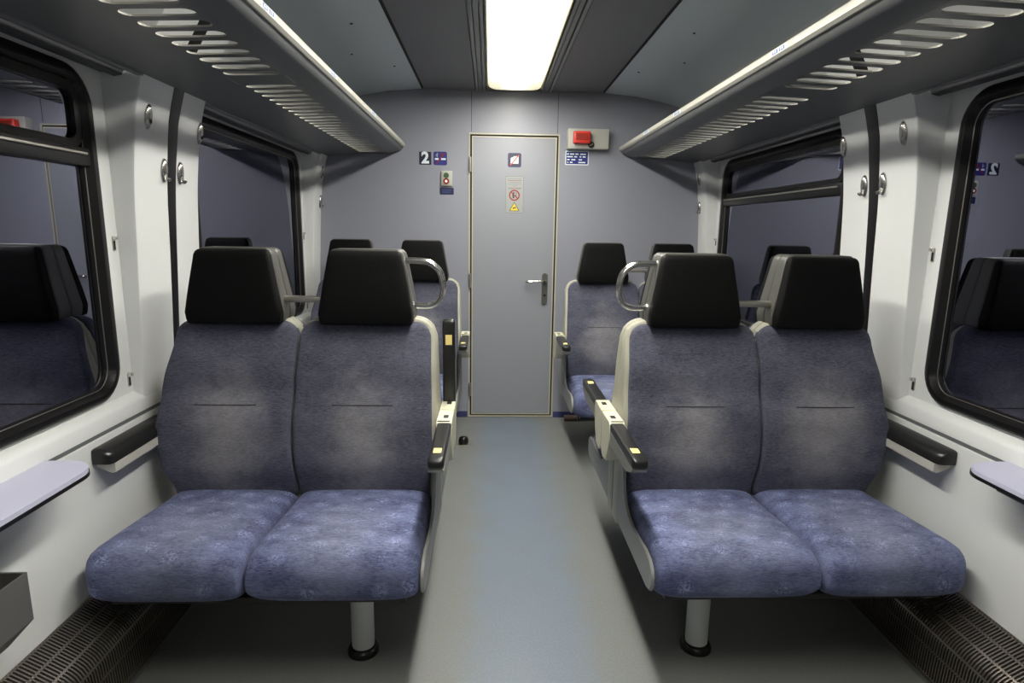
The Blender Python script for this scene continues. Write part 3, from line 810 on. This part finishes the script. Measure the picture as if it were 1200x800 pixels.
t = sign('class_sign', -.652, -.568, 1.833, 1.920, 'navy', 'navy square sign with a white number 2 on the end wall', 'sign', r=.004)
text('2', .105, 'signwhite', t, (0, -.0036, 0), bold=.004)
t = sign('no_smoking_sign', -.556, -.455, 1.828, 1.926, 'blue', 'blue no smoking sign beside the white number 2', 'sign', r=.012, edge=(.003, 'signgrey'))
bm = bmesh.new(); box(bm, -.037, -.012, -.0036, -.0028, -.010, .002); box(bm, .006, .038, -.0036, -.0028, -.010, .002); obj('cigarette_print', bm, 'signwhite', t)
bm = bmesh.new()
for x, z0, z1, q in ((-.022, .008, .036, .006), (-.030, .015, .030, .004)): flatbar(bm, x, z0, x+.004, z1, q, -.0036, -.0028)
obj('smoke_print', bm, 'signgrey', t)
bm = bmesh.new(); flatbar(bm, -.030, -.036, .030, .034, .008, -.0042, -.0034); flatbar(bm, .004, .030, .022, .030, .006, -.0042, -.0034); obj('slash_print', bm, 'redlens', t)

t = sign('door_pictogram_sign', -.034, .060, 1.826, 1.922, 'navy', 'blue rounded sign with white symbol and red slash on the door', 'sign', y=WY-.014, r=.010, edge=(.003, 'blue'))
bm = P_([(-.027, -.024), (-.027, .014), (-.010, .020), (-.006, .026), (.027, .026), (.027, -.024)], -.0038, -.0028, 'y'); obj('symbol_print', bm, 'signwhite', t)
bm = bmesh.new(); flatbar(bm, -.030, -.036, .030, .034, .007, -.0046, -.0038); obj('slash_print', bm, 'red', t)

t = sign('warning_notice', -.048, .080, 1.512, 1.766, 'signgrey', 'tall pale notice with warning symbols on the door', 'notice', y=WY-.014, r=.003, edge=(.003, 'ceildark'))
bm = bmesh.new(); bm2 = bmesh.new()
for i, (z, w_) in enumerate(((.108, .050), (.096, .046), (.084, .040), (.072, .048), (.060, .020), (.046, .046), (.038, .044))):
    x = -w_
    while x < w_:
        q = random.uniform(.002, .006); box(bm2 if i in (1, 5) else bm, x, min(x+q, w_), -.0036, -.0028, z-.002, z+.002); x += q+.0018
obj('text_print', bm, 'ceildark', t); obj('text_print', bm2, 'redlens', t)
bm = bmesh.new()
loft(bm, [[(-.001+r*math.cos(2*PI*k/32), y, -.004+r*math.sin(2*PI*k/32)) for k in range(32)] for r, y in ((.038, -.0028), (.038, -.0036), (.029, -.0036), (.029, -.0028))], cap=False)
flatbar(bm, -.026, .020, .024, -.028, .006, -.0040, -.0034)
obj('prohibition_ring', bm, 'redlens', t)
bm = bmesh.new(); cyl(bm, (-.006, -.0034, .012), .006, .0006, 'y', 14); flatbar(bm, -.010, .006, -.006, -.024, .012, -.0034, -.0028); flatbar(bm, .012, .018, .012, -.024, .004, -.0034, -.0028); flatbar(bm, -.004, -.004, .012, -.008, .004, -.0034, -.0028)
obj('figure_print', bm, 'black', t)
obj('warning_triangle', P_([(-.036, -.113), (.036, -.113), (0, -.050)], -.0034, -.0028, 'y'), 'black', t)
obj('warning_triangle', P_([(-.029, -.109), (.029, -.109), (0, -.058)], -.0040, -.0034, 'y'), 'signyellow', t)
bm = bmesh.new(); flatbar(bm, -.010, -.092, .012, -.088, .008, -.0046, -.0040); flatbar(bm, -.012, -.100, .000, -.092, .004, -.0046, -.0040); obj('symbol_print', bm, 'black', t)

# call button box
t = empty('call_button_box', (-.459, WY, 1.742), 'small beige box with green and red buttons on the end wall', 'button box')
obj('box_body', B(-.040, .040, -.022, 0, -.052, .052, bev=.005), 'boxbeige', t, smooth='auto')
obj('green_button', CY((-.004, -.030, .019), .019, .008, 'y'), 'green', t, smooth='auto')
rb = obj('red_button', CY((-.004, -.032, -.020), .021, .010, 'y'), 'redlens', t, smooth='auto')
obj('button_lens', CY((-.004, -.034, -.020), .009, .003, 'y'), 'signwhite', rb)
t = sign('button_label', -.511, -.412, 1.632, 1.680, 'navy', 'dark blue label under the green and red buttons', 'label', r=.004, edge=(.003, 'blue'))
bm = bmesh.new()
for z, w_ in ((.007, .034), (-.007, .032)):
    x = -w_
    while x < w_:
        q = random.uniform(.003, .007); box(bm, x, min(x+q, w_), -.0036, -.0028, z-.003, z+.003); x += q+.002
obj('text_print', bm, 'seatnumber', t)

# emergency brake box
t = empty('emergency_brake_box', (.517, WY, 2.018), 'beige box with red emergency handle above the door corner', 'alarm')
obj('box_body', B(-.142, .142, -.075, 0, -.066, .066, bev=.004), 'boxbeige', t, smooth='auto')
h = obj('red_handle', B(-.108, .008, -.125, -.075, -.036, .044, bev=.009, seg=3), 'red', t, smooth='auto')
bm = bmesh.new(); box(bm, -.094, -.006, -.128, -.122, -.016, .028, bev=.002); obj('handle_grip', bm, 'redlens', h)
obj('key_ring', CY((.020, -.084, -.040), .022, .010, 'y'), 'black', t, smooth='auto')
bm = bmesh.new(); flatbar(bm, .008, -.046, .030, -.034, .006, -.0875, -.084); obj('key_slot', bm, 'satin', t)
t = sign('brake_notice', .370, .535, 1.850, 1.946, 'blue', 'blue and white notice below the red emergency handle', 'notice', r=.003, edge=(.006, 'signwhite'))
bm = bmesh.new()
for z, segs in ((.026, ((-.072, -.058), (-.050, -.020), (-.012, .010), (.022, .062))), (.008, ((-.072, -.030), (-.020, .0), (.018, .030), (.040, .060))), (-.012, ((-.070, -.052), (-.040, -.012), (.012, .036))), (-.030, ((-.068, -.060), (-.050, -.030), (.010, .060)))):
    for a, b in segs: box(bm, a, b, -.0036, -.0028, z-.004, z+.004)
obj('text_print', bm, 'signwhite', t)

# floor door stop and pipe ends by the wall
t = empty('door_stop', (-.318, 3.76, 0), 'small black rubber door stop on a metal plate on the floor', 'door stop')
obj('stop_plate', B(-.045, .045, -.04, .04, 0, .005, bev=.002), 'satin', t)
bm = bmesh.new(); loft(bm, [[(r*math.cos(2*PI*k/20), r*math.sin(2*PI*k/20), z) for k in range(20)] for r, z in ((.030, .005), (.032, .02), (.030, .042), (.022, .052), (.008, .055))]); obj('stop_buffer', bm, 'rubber', t, smooth=True)
t = empty('floor_pipe', (.47, 4.26, 0), 'short brown pipe lying along the end wall under the far seat', 'pipe')
bm = bmesh.new(); cyl(bm, (-.06, 0, .022), .022, .11, 'x', 18); obj('pipe_sleeve', bm, 'brown', t, smooth='auto')
bm = bmesh.new(); cyl(bm, (.05, 0, .022), .016, .16, 'x', 18); obj('pipe_body', bm, 'satin', t, smooth='auto')
